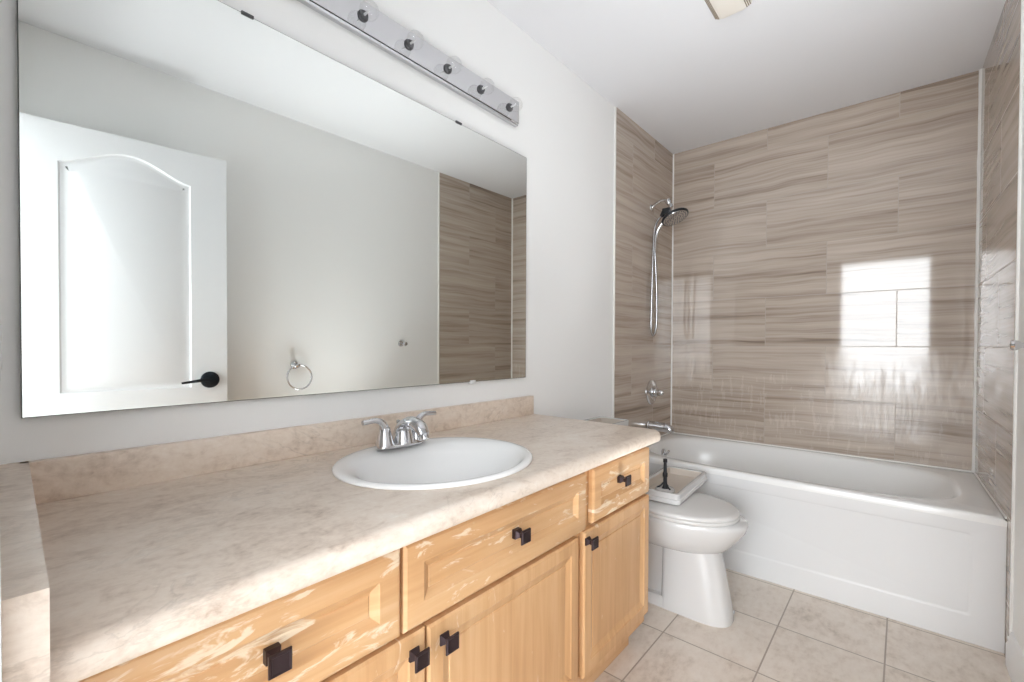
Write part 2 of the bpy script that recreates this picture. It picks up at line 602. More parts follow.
bm = bmesh.new()
sweep(bm, smooth_path([(DW-.075, .040, .915), (DW-.10, .046, .917), (DW-.15, .046, .911), (DW-.195, .043, .905)]), [.011, .009, .007, .005], 10)
lv = obj('lever', bm, M_HANDLE, hd)
bm = bmesh.new()
for z in (.25, 1.05, 1.82):
    lathe(bm, [(.0055, 0), (.0055, .09)], (-.006, .004, z), (0, 0, 1), 10)
obj('hinge', bm, M_HANDLE, door)
door.location = (.032, -.266, .004)
door.rotation_euler = (0, 0, math.radians(7.1))

# ---------------------------------------------------------------- vanity cabinet
VX0, VX1 = .012, 1.536
YF = .675                       # face of doors and drawers
van = thing('vanity_cabinet', 'long honey maple vanity cabinet with worn varnish under the beige countertop', 'cabinet', ((VX0+VX1)/2, .95, 0))
bm = bmesh.new()
box(bm, VX0, VX1, .695, WL-.002, .108, .60)          # body below drawers
obj('carcass', bm, M_WOOD_V, van)
obj('face_frame', B(VX0, VX1, .695, .711, .60, .758), M_WOOD_H, van)
for xa in (VX0, VX1-.016):
    obj('side_panel', B(xa, xa+.016, .711, WL-.002, .60, .758), M_WOOD_V, van)
obj('toe_kick', B(VX0, VX1-.004, .752, .77, 0, .108), M_WOOD_H, van)
obj('side_foot', B(VX1-.018, VX1-.002, .77, WL-.002, 0, .108), M_WOOD_V, van)
FR = [(0, -.004), (.005, 0), (.037, 0), (.040, -.003), (.058, -.0085), (.0600, -.0065), (.061, -.0065)]
DR = [(0, -.005), (.006, -.0005), (.008, 0), (.044, 0), (.046, -.002), (.060, -.009), (.062, -.0075), (.063, -.0075)]
def front(name, x0, x1, z0, z1, prof, m):
    bm = bmesh.new()
    panel(bm, (x0, YF, z0), (1, 0, 0), (0, 0, 1), (0, -1, 0), x1-x0, z1-z0, prof, .019)
    return obj(name, bm, m, van, angle=20)
def square_knob(parent, x, z):
    bm = bmesh.new()
    rr = lambda h, y: [(x-h, y, z-h), (x+h, y, z-h), (x+h, y, z+h), (x-h, y, z+h)]
    ystart = YF+.0075
    loft(bm, [rr(.0105, ystart), rr(.0105, YF-.003), rr(.0085, YF-.006), rr(.0055, YF-.011), rr(.0055, YF-.017), rr(.0085, YF-.021), rr(.0150, YF-.0225),
              rr(.0158, YF-.0235), rr(.0158, YF-.0265), rr(.0140, YF-.0290), rr(.0125, YF-.0285), rr(.0115, YF-.0275)])
    bmesh.ops.remove_doubles(bm, verts=bm.verts, dist=1e-6)
    k_ = obj('knob', bm, M_KNOB, parent, angle=30, label='dark bronze square knob')
    return k_
d1 = front('drawer', VX0+.028, .481, .574, .734, DR, M_WOOD_H); square_knob(d1, .262, .656)
d2 = front('drawer', .488, 1.109, .574, .736, DR, M_WOOD_H); square_knob(d2, .803, .660)
d3 = front('drawer', 1.146, 1.531, .580, .738, DR, M_WOOD_H); square_knob(d3, 1.313, .674)
a1 = front('door', VX0+.028, .5365, .150, .566, FR, M_WOOD_V); square_knob(a1, .508, .530)
a2 = front('door', .542, 1.071, .150, .564, FR, M_WOOD_V); square_knob(a2, .580, .524)
a3 = front('door', 1.098, 1.530, .150, .570, FR, M_WOOD_V); square_knob(a3, 1.112, .542)

# ---------------------------------------------------------------- countertop with splashes
ZC = .797
SX, SY, SA, SB = .770, .921, .264, .237
ct = thing('countertop', 'beige stone-look laminate countertop with rounded front edge and backsplash', 'countertop', (.78, .93, .759))
def ct_outline(off):
    xr_, R = 1.588-off, .038-off
    cx, cy = 1.588-.038, .648+.038
    pts = [(.006, WL-.003), (.006, .617+off)]
    for i in range(1, 6):
        t = i/6
        pts.append((.006+(cx-.006)*t, .617+off+(.648-.617)*t))
    for i in range(9):
        a = -PI/2+PI/2*i/8
        pts.append((cx+R*math.cos(a), cy+R*math.sin(a)))
    pts.append((xr_, WL-.003))
    return pts
bm = bmesh.new()
loops = [[(x, y, .760) for x, y in ct_outline(.004)], [(x, y, .763) for x, y in ct_outline(0.001)], [(x, y, .768) for x, y in ct_outline(0)]]
for i in range(0, 7):
    a = PI/2*i/6
    loops.append([(x, y, ZC-.022+.022*math.sin(a)) for x, y in ct_outline(.022*(1-math.cos(a)))])
rows = loft(bm, loops, True, False)
ev = [bm.verts.new((SX+(SA-.012)*math.cos(2*PI*i/48), SY+(SB-.012)*math.sin(2*PI*i/48), ZC)) for i in range(48)]
top = rows[-1]
ed = []
for lst in (top, ev):
    for i in range(len(lst)):
        e = bm.edges.get((lst[i], lst[(i+1) % len(lst)])) or bm.edges.new((lst[i], lst[(i+1) % len(lst)]))
        ed.append(e)
bmesh.ops.triangle_fill(bm, use_beauty=True, use_dissolve=False, edges=ed)
# underside: open it where the basin hangs through
for f in list(bm.faces):
    if all(abs(v.co.z-.760) < 1e-5 for v in f.verts):
        bm.faces.remove(f)
lo_ = rows[0]
ev2 = [bm.verts.new((SX+(SA-.012)*math.cos(2*PI*i/48), SY+(SB-.012)*math.sin(2*PI*i/48), .760)) for i in range(48)]
ed = []
for lst in (lo_, ev2):
    for i in range(len(lst)):
        e = bm.edges.get((lst[i], lst[(i+1) % len(lst)])) or bm.edges.new((lst[i], lst[(i+1) % len(lst)]))
        ed.append(e)
bmesh.ops.triangle_fill(bm, use_beauty=True, use_dissolve=False, edges=ed)
for i in range(48):
    j = (i+1) % 48
    bm.faces.new((ev[i], ev[j], ev2[j], ev2[i]))
obj('slab', bm, M_LAM, ct)
obj('backsplash', B(.034, 1.560, 1.221, WL-.001, ZC, .8775, bev=.002), M_LAM, ct)
bm = bmesh.new()
quadprism(bm, [(.0055, .583), (.0345, .583), (.0475, 1.2205), (.0475, WL-.001), (.0055, WL-.001)], ZC+.0002, .8775)
box(bm, .0055, .034, .583, .616, .752, ZC+.0004)
obj('side_splash', bm, M_LAM, ct)

# ---------------------------------------------------------------- oval sink
def ell(cx, cy, a, b, z, n=64, sq=2.0):
    out = []
    for i in range(n):
        t = 2*PI*i/n
        c, s = math.cos(t), math.sin(t)
        out.append((cx+a*math.copysign(abs(c)**(2/sq), c), cy+b*math.copysign(abs(s)**(2/sq), s), z))
    return out
snk = thing('sink', 'oval white drop-in sink set into the beige countertop', 'sink', (SX, SY, ZC))
bm = bmesh.new()
L = [ell(SX, SY, SA-.02, SB-.02, ZC-.03), ell(SX, SY, SA-.02, SB-.02, ZC+.001), ell(SX, SY, SA, SB, ZC+.001), ell(SX, SY, SA+.001, SB+.001, ZC+.004),
     ell(SX, SY, SA-.002, SB-.002, ZC+.0078), ell(SX, SY, SA-.008, SB-.008, ZC+.0098), ell(SX, SY-.002, SA-.016, SB-.018, ZC+.0095),
     ell(SX, SY-.012, SA-.026, SB-.034, ZC+.0065), ell(SX, SY-.018, SA-.040, SB-.048, ZC-.002), ell(SX, SY-.020, SA-.058, SB-.062, ZC-.020),
     ell(SX, SY-.021, SA-.086, SB-.084, ZC-.058), ell(SX, SY-.02, SA-.118, SB-.112, ZC-.092), ell(SX, SY-.018, SA-.16, SB-.142, ZC-.118),
     ell(SX, SY-.015, .06, .05, ZC-.132), ell(SX, SY-.015, .022, .022, ZC-.136), ell(SX, SY-.015, .020, .020, ZC-.150)]
loft(bm, L, False, True)
# underside of the bowl
L2 = [ell(SX, SY, SA-.02, SB-.02, ZC-.03), ell(SX, SY-.021, SA-.046, SB-.055, ZC-.06), ell(SX, SY-.02, SA-.08, SB-.085, ZC-.105), ell(SX, SY-.018, SA-.13, SB-.12, ZC-.135), ell(SX, SY-.015, .03, .03, ZC-.155)]
loft(bm, L2, False, True)
obj('basin', bm, M_SINK, snk, angle=60)
bm = bmesh.new()
lathe(bm, [(.020, -.02), (.024, .0), (.022, .003), (.014, .002), (.0, .004)], (SX, SY-.015, ZC-.134), (0, 0, 1), 24)
obj('drain', bm, M_CHROME, snk)

# ---------------------------------------------------------------- faucet
FX, FY, FZ = .786, 1.100, ZC+.0118
fc = thing('faucet', 'chrome two-handle centreset faucet at the back of the oval sink', 'faucet', (FX, FY, FZ))
bm = bmesh.new()
loft(bm, [ell(FX, FY, .080, .026, FZ-.001, 40, 2.6), ell(FX, FY, .080, .026, FZ+.006, 40, 2.6), ell(FX, FY, .076, .023, FZ+.012, 40, 2.6), ell(FX, FY, .060, .016, FZ+.015, 40, 2.4)])
obj('base_plate', bm, M_CHROME, fc)
for s in (-1, 1):
    hx = FX-.004+s*.055
    bm = bmesh.new()
    lathe(bm, [(.0, .008), (.0255, .008), (.024, .016), (.020, .032), (.0165, .046), (.0145, .056), (.010, .061), (.0, .062)], (hx, FY, FZ), (0, 0, 1), 24)
    path = smooth_path([(hx+s*.001, FY, FZ+.045), (hx+s*.004, FY-.001, FZ+.060), (hx+s*.013, FY-.001, FZ+.073), (hx+s*.032, FY-.001, FZ+.080), (hx+s*.070, FY-.001, FZ+.078)])
    sweep(bm, path, [.0135, .0125, .0095, .0075, .0065], 14)
    obj('handle', bm, M_CHROME, fc)
bm = bmesh.new()
lathe(bm, [(.0, .008), (.034, .008), (.031, .018), (.027, .034), (.022, .046), (.0, .056)], (FX, FY-.004, FZ), (0, 0, 1), 24)
sweep(bm, smooth_path([(FX, FY+.006, FZ+.012), (FX, FY+.002, FZ+.034), (FX, FY-.012, FZ+.055), (FX, FY-.042, FZ+.068), (FX, FY-.078, FZ+.062), (FX, FY-.098, FZ+.040)]),
      [.026, .024, .0215, .0200, .0190, .0155], 18, (1.15, .9), (1, 0, 0))
lathe(bm, [(.0125, 0), (.0140, .002), (.0140, .016), (.010, .017), (.0, .012)], (FX, FY-.097, FZ+.044), (0, -.35, -.93), 20)
obj('spout', bm, M_CHROME, fc)
bm = bmesh.new()
lathe(bm, [(.003, .0), (.003, .045), (.006, .048), (.006, .056), (.0, .058)], (FX, FY+.020, FZ+.012), (0, 0, 1), 12)
obj('lift_rod', bm, M_CHROME, fc)

# ---------------------------------------------------------------- mirror
MX0, MX1, MZ0, MZ1, MY = .0385, 1.512, .960, 1.900, 1.228
mr_ = thing('wall_mirror', 'large frameless rectangular mirror on the wall above the vanity', 'mirror', ((MX0+MX1)/2, MY, MZ0))
bm = bmesh.new()
loft(bm, [[(MX0, y, MZ0), (MX1, y, MZ0), (MX1, y, MZ1), (MX0, y, MZ1+.009)] for y in (MY+.001, WL)])
obj('mirror_backing', bm, M_MEDGE, mr_, label='dark mirror edge')
bm = bmesh.new()
vs = [bm.verts.new(p) for p in ((MX0+.0015, MY, MZ0+.0015), (MX1-.0025, MY, MZ0+.0015), (MX1-.0025, MY, MZ1-.0015), (MX0+.0015, MY, MZ1+.0075))]
loft(bm, [[(v.co.x, MY+.001, v.co.z) for v in vs], [(v.co.x, MY, v.co.z) for v in vs]])
for v in vs: bm.verts.remove(v)
obj('mirror_glass', bm, M_MIRROR, mr_)
for x, zc in ((0.422, .0055), (1.12, .0015)):
    obj('mirror_clip', B(x-.014, x+.014, MY-.003, WL, MZ1+zc-.003, MZ1+zc+.005, bev=.001), M_DKGREY, mr_)
obj('mirror_clip', B(1.183, 1.207, MY-.004, WL, MZ0-.007, MZ0+.006, bev=.001), M_PLATE, mr_, label='pale plastic clip')

# ---------------------------------------------------------------- vanity light bar
LX0, LX1, LZ0, LZ1, LY = .522, 1.450, 2.0125, 2.116, 1.222
lf = thing('vanity_light_bar', 'long chrome vanity light bar with clear globe bulbs above the mirror', 'light fixture', ((LX0+LX1)/2, WL, LZ0))
bm = bmesh.new()
sec = [(WL-.0005, LZ0), (LY+.005, LZ0), (LY+.004, LZ0+.007), (LY+.0005, LZ0+.0085), (LY, LZ0+.010), (LY, LZ1-.006), (LY+.006, LZ1), (WL-.0005, LZ1)]
loft(bm, [[(x, y, z) for y, z in sec] for x in (LX0, LX1)])
obj('backplate', bm, M_CHROME, lf, angle=15)
for i in range(6):
    bx = 1.391-.1648*i
    bm = bmesh.new()
    prof = [(.0115, .008), (.0125, .010)]
    for k in range(2, 25):
        a = PI*k/24
        r, h = .027*math.sin(a), .034-.027*math.cos(a)
        if h > .012: prof.append((r, h))
    lathe(bm, prof, (bx, LY, 2.0645), (0, -1, 0), 28, (False, True))
    g = obj('light_bulb', bm, M_GLASS, lf, label='clear glass globe bulb')
    bm = bmesh.new()
    lathe(bm, [(.016, -.001), (.0165, .003), (.0135, .006), (.0125, .009), (.0, .009)], (bx, LY, 2.0645), (0, -1, 0), 24)
    obj('bulb_socket', bm, M_DKGREY, g)
    bm = bmesh.new()
    lathe(bm, [(.004, .008), (.003, .020), (.0015, .034), (.0, .035)], (bx, LY, 2.0645), (0, -1, 0), 12)
    obj('filament_stem', bm, M_PLATE, g)

lf.rotation_euler = (0, .0115, 0)
lf.location.z += .004

# ---------------------------------------------------------------- bathtub
XT0, ZR = 2.372, .486
tub = thing('bathtub', 'white alcove bathtub with a recessed apron panel between tiled walls', 'bathtub', (2.76, .47, 0))
bm = bmesh.new()
N = 96
cx, cy = 2.775, .485
def rectpt(t, off, z, xlo):
    # square-ish ring of points matched by angle
    c, s = math.cos(t), math.sin(t)
    X0, X1 = xlo+off, XB-.002-off
    Y0, Y1 = yr(2.76)+.0065+off, TL-.001-off
    k = min(((X1-cx)/c if c > 1e-9 else (X0-cx)/c if c < -1e-9 else 1e9), ((Y1-cy)/s if s > 1e-9 else (Y0-cy)/s if s < -1e-9 else 1e9))
    x, y = cx+c*k, cy+s*k
    if s < 0 and abs(y-Y0) < 1e-4: y += yr(x)-yr(2.76)
    return (x, y, z)
corner = [math.atan2(b-cy, a-cx) for a in (XT0, XB-.002) for b in (yr(2.76)+.0065, TL-.001)]
ts = [2*PI*i/N-PI for i in range(N)]
for c_ in corner:
    i = min(range(N), key=lambda q: abs(ts[q]-c_))
    ts[i] = c_
def basin(x0, x1, y0, y1, z, sq):
    out = []
    ccx, ccy, a, b = (x0+x1)/2, (y0+y1)/2, (x1-x0)/2, (y1-y0)/2
    for t in ts:
        d = Vector((math.cos(t), math.sin(t)))
        # ray from (cx,cy) to the superellipse, by bisection
        lo2, hi2 = 0., 3.
        for _ in range(40):
            m_ = (lo2+hi2)/2
            px, py = cx+d.x*m_, cy+d.y*m_
            if (abs((px-ccx)/a))**sq+(abs((py-ccy)/b))**sq < 1: lo2 = m_
            else: hi2 = m_
        out.append((cx+d.x*lo2, cy+d.y*lo2, z))
    return out
loops = [[rectpt(t, 0, ZR-.03, XT0) for t in ts], [rectpt(t, 0, ZR-.010, XT0) for t in ts], [rectpt(t, .003, ZR-.003, XT0) for t in ts], [rectpt(t, .011, ZR, XT0) for t in ts],
         basin(2.412, 3.118, -.198, 1.178, ZR, 3.6), basin(2.420, 3.108, -.186, 1.170, ZR-.004, 3.5), basin(2.428, 3.098, -.172, 1.164, ZR-.018, 3.4),
         basin(2.450, 3.072, -.105, 1.148, ZR-.12, 3.4), basin(2.480, 3.040, -.01, 1.125, ZR-.25, 3.5),
         basin(2.505, 3.012, .09, 1.10, ZR-.33, 3.6), basin(2.545, 2.97, .17, 1.06, ZR-.365, 3.6), basin(2.65, 2.87, .40, .90, ZR-.372, 2.5)]
loft(bm, loops, False, True)
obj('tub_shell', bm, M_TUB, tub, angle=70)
bm = bmesh.new()
ya, yb = yr(XT0)+.0065, TL-.001
# apron: front skin with recessed panel
AP = [(0, -.012), (0.0, -.002), (.002, 0), (.0855, 0), (.0875, -.0004), (.0925, -.0021), (.0955, -.0025)]
o_, U_, V_, W_ = Vector((XT0, yb, 0)), Vector((0, -1, 0)), Vector((0, 0, 1)), Vector((-1, 0, 0))
wd, ht = yb-ya, ZR-.029
def aring(i, h):
    fr = max(0, i-.004)
    il, ir, ib, it = (i, i, i*1.15, i*.55)
    r = .012 if i > .05 else .0005
    pts = []
    for (uu, vv, a0) in ((il+r, ib+r, PI), (wd-ir-r, ib+r, 1.5*PI), (wd-ir-r, ht-it-r, 0), (il+r, ht-it-r, .5*PI)):
        for k in range(5):
            a = a0+PI/2*k/4
            pts.append(o_+U_*(uu+r*math.cos(a))+V_*(vv+r*math.sin(a))+W_*h)
    return pts
loft(bm, [aring(i, h) for i, h in AP])
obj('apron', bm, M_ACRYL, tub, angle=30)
bm = bmesh.new()
lathe(bm, [(.0, -.004), (.034, -.004), (.034, .004), (.028, .008), (.012, .010), (.0, .010)], (2.82, 1.152, .405), (0, -1, .12), 28)
sweep(bm, [(2.82, 1.144, .400), (2.82, 1.128, .414), (2.82, 1.118, .432)], [.006, .006, .007], 10)
obj('overflow_plate', bm, M_CHROME, tub, label='chrome overflow plate with trip lever')
bm = bmesh.new()
lathe(bm, [(.0, 0), (.035, 0), (.034, .004), (.0, .006)], (2.76, .95, ZR-.373), (0, 0, 1), 24)
obj('drain', bm, M_CHROME, tub)

# ---------------------------------------------------------------- tub and shower fittings
VXc = 2.815
vl = thing('shower_valve', 'round chrome shower valve with lever handle on the left tiled wall', 'valve', (VXc, TL, .797))
bm = bmesh.new()
lathe(bm, [(.0, .0005), (.080, .0005), (.080, .004), (.074, .009), (.040, .013), (.036, .018), (.0, .018)], (VXc, TL, .797), (0, -1, 0), 40)
obj('escutcheon', bm, M_CHROME, vl)
bm = bmesh.new()
lathe(bm, [(.030, .016), (.030, .032), (.026, .040), (.020, .044), (.018, .072), (.012, .082), (.0, .084)], (VXc, TL, .797), (0, -1, 0), 28)
sweep(bm, smooth_path([(VXc, TL-.060, .797), (VXc-.02, TL-.066, .80), (VXc-.062, TL-.070, .806)]), [.010, .008, .006], 12)
obj('lever_handle', bm, M_CHROME, vl)

ts_ = thing('tub_spout', 'chrome tub spout low on the left tiled wall above the bathtub', 'spout', (2.775, TL, .57))
bm = bmesh.new()
lathe(bm, [(.0, .0005), (.030, .0005), (.031, .006), (.027, .012), (.026, .02)], (2.775, TL, .588), (0, -1, 0), 28)
sweep(bm, smooth_path([(2.775, TL-.010, .588), (2.775, TL-.06, .588), (2.775, TL-.115, .584), (2.775, TL-.140, .574), (2.775, TL-.148, .556)]), [.031, .0305, .029, .027, .021], 20)
obj('spout_body', bm, M_CHROME, ts_)
SXh = 2.79
sh = thing('shower', 'black and chrome shower head on a curved arm with looped metal hose', 'shower', (SXh, TL, 2.0))
bm = bmesh.new()
lathe(bm, [(.0, .0005), (.019, .0005), (.017, .005), (.012, .008), (.0, .008)], (SXh, TL, 1.985), (0, -1, 0), 28)
obj('arm_flange', bm, M_CHROME, sh)
bm = bmesh.new()
sweep(bm, smooth_path([(SXh, TL-.004, 1.985), (SXh, TL-.03, 2.003), (SXh, TL-.07, 2.015), (SXh, TL-.105, 2.005), (SXh, TL-.125, 1.985)]), .0085, 14)
obj('arm', bm, M_CHROME, sh)
bm = bmesh.new()
lathe(bm, [(.0, -.012), (.017, -.012), (.019, 0), (.017, .014), (.013, .02), (.016, .03), (.014, .044), (.0, .046)], (SXh, TL-.112, 2.0), (0, -.45, -.9), 20)
obj('swivel_joint', bm, M_CHROME, sh)
bm = bmesh.new()
box(bm, SXh-.017, SXh+.017, TL-.128, TL-.078, 1.925, 1.962, bev=.006)
lathe(bm, [(.0, 0), (.014, 0), (.014, .03), (.010, .036), (.0, .036)], (SXh, TL-.085, 1.945), (0, .45, -.9), 16)
obj('diverter_bracket', bm, M_BLACK, sh)
hc, hn = Vector((SXh, 1.080, 1.893)), Vector((-.10, -.40, -.91)).normalized()
bm = bmesh.new()
lathe(bm, [(.0, -.045), (.016, -.045), (.020, -.034), (.045, -.022), (.078, -.013), (.084, -.006), (.083, .0)], hc, hn, 40)
lathe(bm, [(.083, .0), (.080, .004), (.074, .004)], hc, hn, 40, (False, False))
obj('head_body', bm, M_BLACK, sh)
bm = bmesh.new()
lathe(bm, [(.075, .003), (.074, .0055), (.060, .0060), (.030, .0065), (.0, .0065)], hc, hn, 40)
fp = obj('spray_face', bm, M_CHROME, sh)
u_, v_, _d = frame_of(hn)
bm = bmesh.new()
for rad, cnt in ((.064, 24), (.048, 18), (.031, 12), (.014, 6)):
    for i in range(cnt):
        a = 2*PI*i/cnt
        c_ = hc+hn*.0062+u_*(rad*math.cos(a))+v_*(rad*math.sin(a))
        lathe(bm, [(.0036, -.001), (.0030, .002), (.0, .0025)], c_, hn, 8)
obj('nozzles', bm, M_DKGREY, fp)
bm = bmesh.new()
sweep(bm, smooth_path([hc-hn*.030+Vector((0, .03, -.01)), (SXh-.005, 1.168, 1.862), (SXh-.010, 1.196, 1.80), (SXh-.012, 1.205, 1.70)]), [.013, .012, .0105, .010], 14)
obj('hand_shower_handle', bm, M_CHROME, sh)
bm = bmesh.new()
sweep(bm, smooth_path([(SXh, TL-.070, 1.918), (SXh-.012, TL-.046, 1.885), (SXh-.022, TL-.032, 1.82), (SXh-.026, TL-.027, 1.68), (SXh-.026, TL-.022, 1.45), (SXh-.026, TL-.018, 1.25),
                       (SXh-.016, TL-.018, 1.185), (SXh+.002, TL-.022, 1.165), (SXh+.018, TL-.030, 1.20), (SXh+.022, TL-.034, 1.28), (SXh+.012, TL-.036, 1.45), (SXh-.004, TL-.034, 1.62), (SXh-.012, TL-.032, 1.71)], 10), .0075, 10)
obj('hose', bm, M_HOSE, sh)

# ---------------------------------------------------------------- toilet
TX = 1.945
toi = thing('toilet', 'white toilet with lid closed and tank open, beside the vanity', 'toilet', (TX, .9, 0))
def egg(hw, y0, y1, z, sq=2.2, n=56, xc=TX, ymid=None):
    """plan outline: rounded nose at y0 (front), squarer back at y1"""
    ym = ymid if ymid is not None else y0+(y1-y0)*.52
    out = []
    for i in range(n):
        t = 2*PI*i/n
        c, s = math.cos(t), math.sin(t)
        e = sq if s < 0 else 3.2
        x = xc+hw*math.copysign(abs(c)**(2/e), c)
        y = ym+(ym-y0 if s < 0 else y1-ym)*math.copysign(abs(s)**(2/e), s)
        out.append((x, y, z))
    return out
bm = bmesh.new()
PX = TX-.024
def dee(hw, y0, ym, y1, z, n=28):
    '''plan outline: round nose at y0, straight sides from ym back to y1'''
    out = []
    for i in range(n+1):
        a = PI+PI*i/n
        c, s_ = math.cos(a), math.sin(a)
        out.append((PX+hw*math.copysign(abs(c)**.74, c), ym+(ym-y0)*math.copysign(abs(s_)**.74, s_), z))
    r = .02
    for (cx_, a0) in ((PX+hw-r, 0), (PX-hw+r, PI/2)):
        for k in range(5):
            a = a0+PI/2*k/4
            out.append((cx_+r*math.cos(a), y1-r+r*math.sin(a), z))
    return out
loft(bm, [dee(.083, .499, .63, .762, 0), dee(.084, .498, .63, .762, .004), dee(.083, .502, .63, .762, .04),
          dee(.081, .517, .64, .761, .12), dee(.079, .536, .65, .760, .21), dee(.077, .548, .66, .760, .275)], True, True)
loft(bm, [dee(.0815, .69, .72, 1.06, 0), dee(.0815, .69, .72, 1.06, .040), dee(.078, .69, .72, 1.055, .047)], True, True)
# trapway behind the front column, set back from the sides
loft(bm, [egg(.058, .70, 1.06, .040, 2.4, xc=PX), egg(.058, .70, 1.06, .10, 2.4, xc=PX), egg(.054, .70, 1.06, .28, 2.4, xc=PX)], True, True)
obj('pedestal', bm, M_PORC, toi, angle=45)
bm = bmesh.new()
loft(bm, [egg(.085, .575, .95, .258), egg(.122, .548, 1.00, .263), egg(.143, .530, 1.05, .274), egg(.162, .508, 1.10, .296), egg(.176, .482, 1.15, .328),
          egg(.186, .462, 1.2, .358), egg(.190, .455, 1.22, .379), egg(.190, .455, 1.22, .391), egg(.185, .460, 1.22, .398), egg(.12, .55, 1.15, .3985)], True, True)
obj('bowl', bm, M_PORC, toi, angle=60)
bm = bmesh.new()
loft(bm, [egg(.176, .490, .955, .3985, 2.1), egg(.180, .486, .958, .402, 2.1), egg(.180, .486, .958, .410, 2.1), egg(.177, .489, .956, .4135, 2.1), egg(.17, .497, .95, .414, 2.1)], True, True)
obj('seat', bm, M_SEAT, toi, angle=60)
bm = bmesh.new()
loft(bm, [egg(.170, .497, .953, .4145, 2.1), egg(.179, .487, .957, .4165, 2.1), egg(.180, .486, .958, .422, 2.1), egg(.176, .490, .955, .428, 2.1), egg(.165, .502, .945, .4315, 2.1), egg(.10, .58, .88, .4365, 2.1), egg(.03, .66, .80, .438, 2.1)], True, True)
obj('seat_lid', bm, M_SEAT, toi, angle=60)
for s in (-1, 1):
    bm = bmesh.new()
    lathe(bm, [(.0, -.022), (.012, -.022), (.012, .022), (.0, .022)], (TX+s*.075, .972, .410), (1, 0, 0), 16)
    obj('hinge', bm, M_SEAT, toi)
def rrect(x0, x1, y0, y1, r, z, k=5):
    pts = []
    for (px, py, a0) in ((x1-r, y0+r, 1.5*PI), (x1-r, y1-r, 0), (x0+r, y1-r, .5*PI), (x0+r, y0+r, PI)):
        for i in range(k+1):
            a = a0+PI/2*i/k
            pts.append((px+r*math.cos(a), py+r*math.sin(a), z))
    return pts
bm = bmesh.new()
X0, X1, Y0, Y1, ZT = 1.735, 2.165, 1.062, 1.238, .716
loft(bm, [rrect(X0+.05, X1-.05, Y0+.03, Y1-.005, .03, .385), rrect(X0+.03, X1-.03, Y0+.015, Y1-.003, .03, .40), rrect(X0+.01, X1-.01, Y0+.006, Y1, .025, .60), rrect(X0, X1, Y0, Y1, .022, ZT-.004),
          rrect(X0+.002, X1-.002, Y0+.002, Y1-.002, .02, ZT), rrect(X0+.011, X1-.011, Y0+.011, Y1-.011, .014, ZT), rrect(X0+.014, X1-.014, Y0+.014, Y1-.014, .013, ZT-.004)], True, False)
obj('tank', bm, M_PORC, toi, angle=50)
bm = bmesh.new()
loft(bm, [rrect(X0+.014, X1-.014, Y0+.014, Y1-.014, .013, ZT-.004), rrect(X0+.02, X1-.02, Y0+.018, Y1-.014, .02, .62), rrect(X0+.045, X1-.045, Y0+.03, Y1-.018, .02, .43)], False, True)
obj('tank_lining', bm, M_TAN, toi, angle=50, label='stained tan tank interior')
bm = bmesh.new()
lathe(bm, [(.0, 0), (.014, 0), (.014, .24), (.022, .245), (.022, .27), (.0, .275)], (X0+.08, 1.15, .43), (0, 0, 1), 16)
obj('fill_valve', bm, M_DKGREY, toi)
bm = bmesh.new()
lathe(bm, [(.0, 0), (.008, 0), (.007, .004), (.0, .005)], (PX+.018, .501, .036), (0, -1, .0), 12)
obj('bolt_cap', bm, M_GREYS, toi)

# tank lid lying upside down on the closed seat lid
ld = thing('toilet_tank_lid', 'white toilet tank lid lying upside down on the closed toilet seat', 'tank lid', (2.075, .815, .4395))
LZ = .4395
ang = math.radians(3.6)
def lidpt(lp):
    ca, sa = math.cos(ang), math.sin(ang)
    out = []
    for x, y, z in lp:
        out.append((1.842+x*ca-y*sa, .684+x*sa+y*ca, z))
    return out
LW, LD = .448, .205
bm = bmesh.new()
loft(bm, [lidpt(rrect(.010, LW-.010, .010, LD-.010, .016, LZ)), lidpt(rrect(.002, LW-.002, .002, LD-.002, .018, LZ+.004)), lidpt(rrect(0, LW, 0, LD, .018, LZ+.010)),
          lidpt(rrect(0, LW, 0, LD, .018, LZ+.022)), lidpt(rrect(.004, LW-.004, .004, LD-.004, .016, LZ+.025)), lidpt(rrect(.004, LW-.004, .004, LD-.004, .016, LZ+.044)),
          lidpt(rrect(.006, LW-.006, .006, LD-.006, .015, LZ+.046)), lidpt(rrect(.020, LW-.020, .020, LD-.020, .010, LZ+.046)), lidpt(rrect(.023, LW-.023, .023, LD-.023, .009, LZ+.043))], True, False)
obj('rim', bm, M_PORC, ld, angle=45)
bm = bmesh.new()
loft(bm, [lidpt(rrect(.023, LW-.023, .023, LD-.023, .009, LZ+.043)), lidpt(rrect(.027, LW-.027, .027, LD-.027, .01, LZ+.014)), lidpt(rrect(.035, LW-.035, .035, LD-.035, .01, LZ+.012))], False, True)
obj('hollow', bm, M_TAN, ld, angle=45, label='unglazed tan hollow')

# black valve part standing in it
px, py, pz = 1.972, .798, LZ+.0125
fv = thing('toilet_flush_valve', 'black flush valve rod on a round white base standing in the upturned tank lid', 'valve part', (px, py, pz))
bm = bmesh.new()
lathe(bm, [(.0, 0), (.040, 0), (.042, .005), (.038, .012), (.026, .014), (.022, .011), (.0, .011)], (px, py, pz), (0, 0, 1), 32)
obj('base_ring', bm, M_PORC, fv)
bm = bmesh.new()
lathe(bm, [(.0, .011), (.014, .011), (.013, .016), (.010, .020), (.009, .036), (.0085, .060), (.011, .063), (.011, .078), (.008, .082), (.0065, .125), (.009, .127), (.009, .142), (.0, .144)], (px, py, pz), (0, 0, 1), 20)
for a in (0, 2.1, 4.2):
    c, s = math.cos(a), math.sin(a)
    sweep(bm, [(px+c*.034, py+s*.034, pz+.012), (px+c*.018, py+s*.018, pz+.022), (px+c*.006, py+s*.006, pz+.036)], .004, 8)
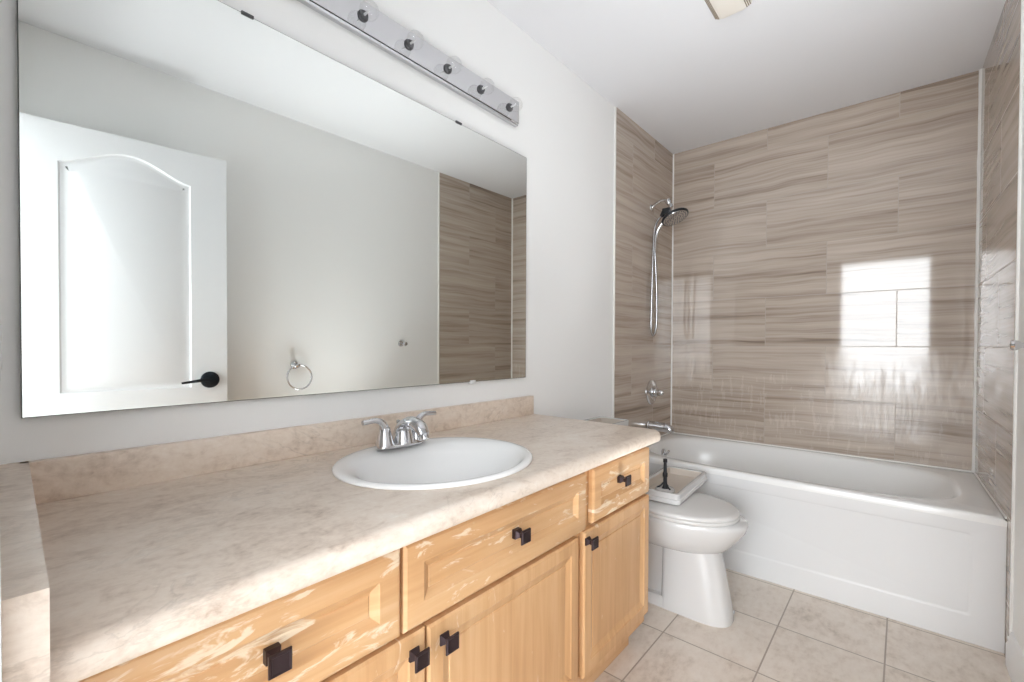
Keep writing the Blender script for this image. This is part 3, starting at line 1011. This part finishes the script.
obj('rod', bm, M_BLACK, fv, label='black plastic rod')

# ---------------------------------------------------------------- right wall fittings (seen in the mirror)
rx = 1.205; rz = .972
tr = thing('towel_ring', 'chrome towel ring on the right wall, reflected in the mirror', 'towel ring', (rx, yr(rx), rz))
bm = bmesh.new()
lathe(bm, [(.0, .0005), (.024, .0005), (.022, .008), (.012, .012), (.010, .045), (.013, .050), (.0, .054)], (rx, yr(rx), rz), (0, 1, 0), 24)
obj('post', bm, M_CHROME, tr)
bm = bmesh.new()
ring = [(rx+.012+.072*math.sin(2*PI*i/48), yr(rx)+.044-.006*math.cos(2*PI*i/48), rz-.070+.072*math.cos(2*PI*i/48)) for i in range(48)]
loops = []
for i in range(49):
    p = Vector(ring[i % 48]); c = Vector((rx+.012, yr(rx)+.044, rz-.070))
    rad = (p-c).normalized()
    loops.append([p+rad*(.005*math.cos(2*PI*k/10))+Vector((0, 1, 0))*(.005*math.sin(2*PI*k/10)) for k in range(10)])
loft(bm, loops, False, False)
obj('ring', bm, M_CHROME, tr)

hx, hz = 1.955, 1.105
rh = thing('robe_hook', 'small chrome hook post on the right wall beside the bathtub tiles', 'hook', (hx, yr(hx), hz))
bm = bmesh.new()
lathe(bm, [(.0, .0005), (.021, .0005), (.020, .007), (.011, .011), (.0, .011)], (hx, yr(hx), hz), (0, 1, 0), 24)
obj('wall_flange', bm, M_CHROME, rh)
bm = bmesh.new()
lathe(bm, [(.0, .008), (.009, .008), (.008, .045), (.013, .052), (.016, .060), (.013, .067), (.0, .069)], (hx, yr(hx), hz), (0, 1, 0), 20)
obj('hook_post', bm, M_CHROME, rh)

op = thing('wall_outlet', 'white outlet plate on the wall at the left end of the vanity', 'outlet', (.005, 1.16, 1.035))
obj('cover_plate', B(.005, .013, 1.122, 1.196, 1.035, 1.150, bev=.002), M_PLATE, op)
bm = bmesh.new()
for z in (1.068, 1.117):
    lathe(bm, [(.0, 0), (.015, 0), (.014, .002), (.0, .0025)], (.0128, 1.159, z), (1, 0, 0), 18)
obj('receptacle', bm, M_PLATE, op)

# ceiling register
fx0, fx1, fy0, fy1 = 1.69, 1.955, .458, .598
fn = thing('ceiling_vent', 'cream rectangular ceiling vent with slatted edge above the toilet', 'vent', ((fx0+fx1)/2, (fy0+fy1)/2, H-.026))
bm = bmesh.new()
loft(bm, [rrect(fx0, fx1, fy0, fy1, .014, H), rrect(fx0, fx1, fy0, fy1, .014, H-.004), rrect(fx0+.004, fx1-.004, fy0+.004, fy1-.004, .012, H-.012), rrect(fx0+.008, fx1-.008, fy0+.024, fy1-.024, .012, H-.022),
          rrect(fx0+.014, fx1-.014, fy0+.034, fy1-.034, .012, H-.024)])
obj('cover', bm, M_FAN, fn)
for s, yy in ((1, fy1-.006), (-1, fy0+.006)):
    bm = bmesh.new()
    for k in range(3):
        yk, zk = yy-s*.006*k, H-.0135-.003*k
        box(bm, fx0+.018, fx1-.012, yk-.0014, yk+.0014, zk-.0012, zk+.004)
    obj('slats', bm, M_SLOT, fn, label='brown slats')
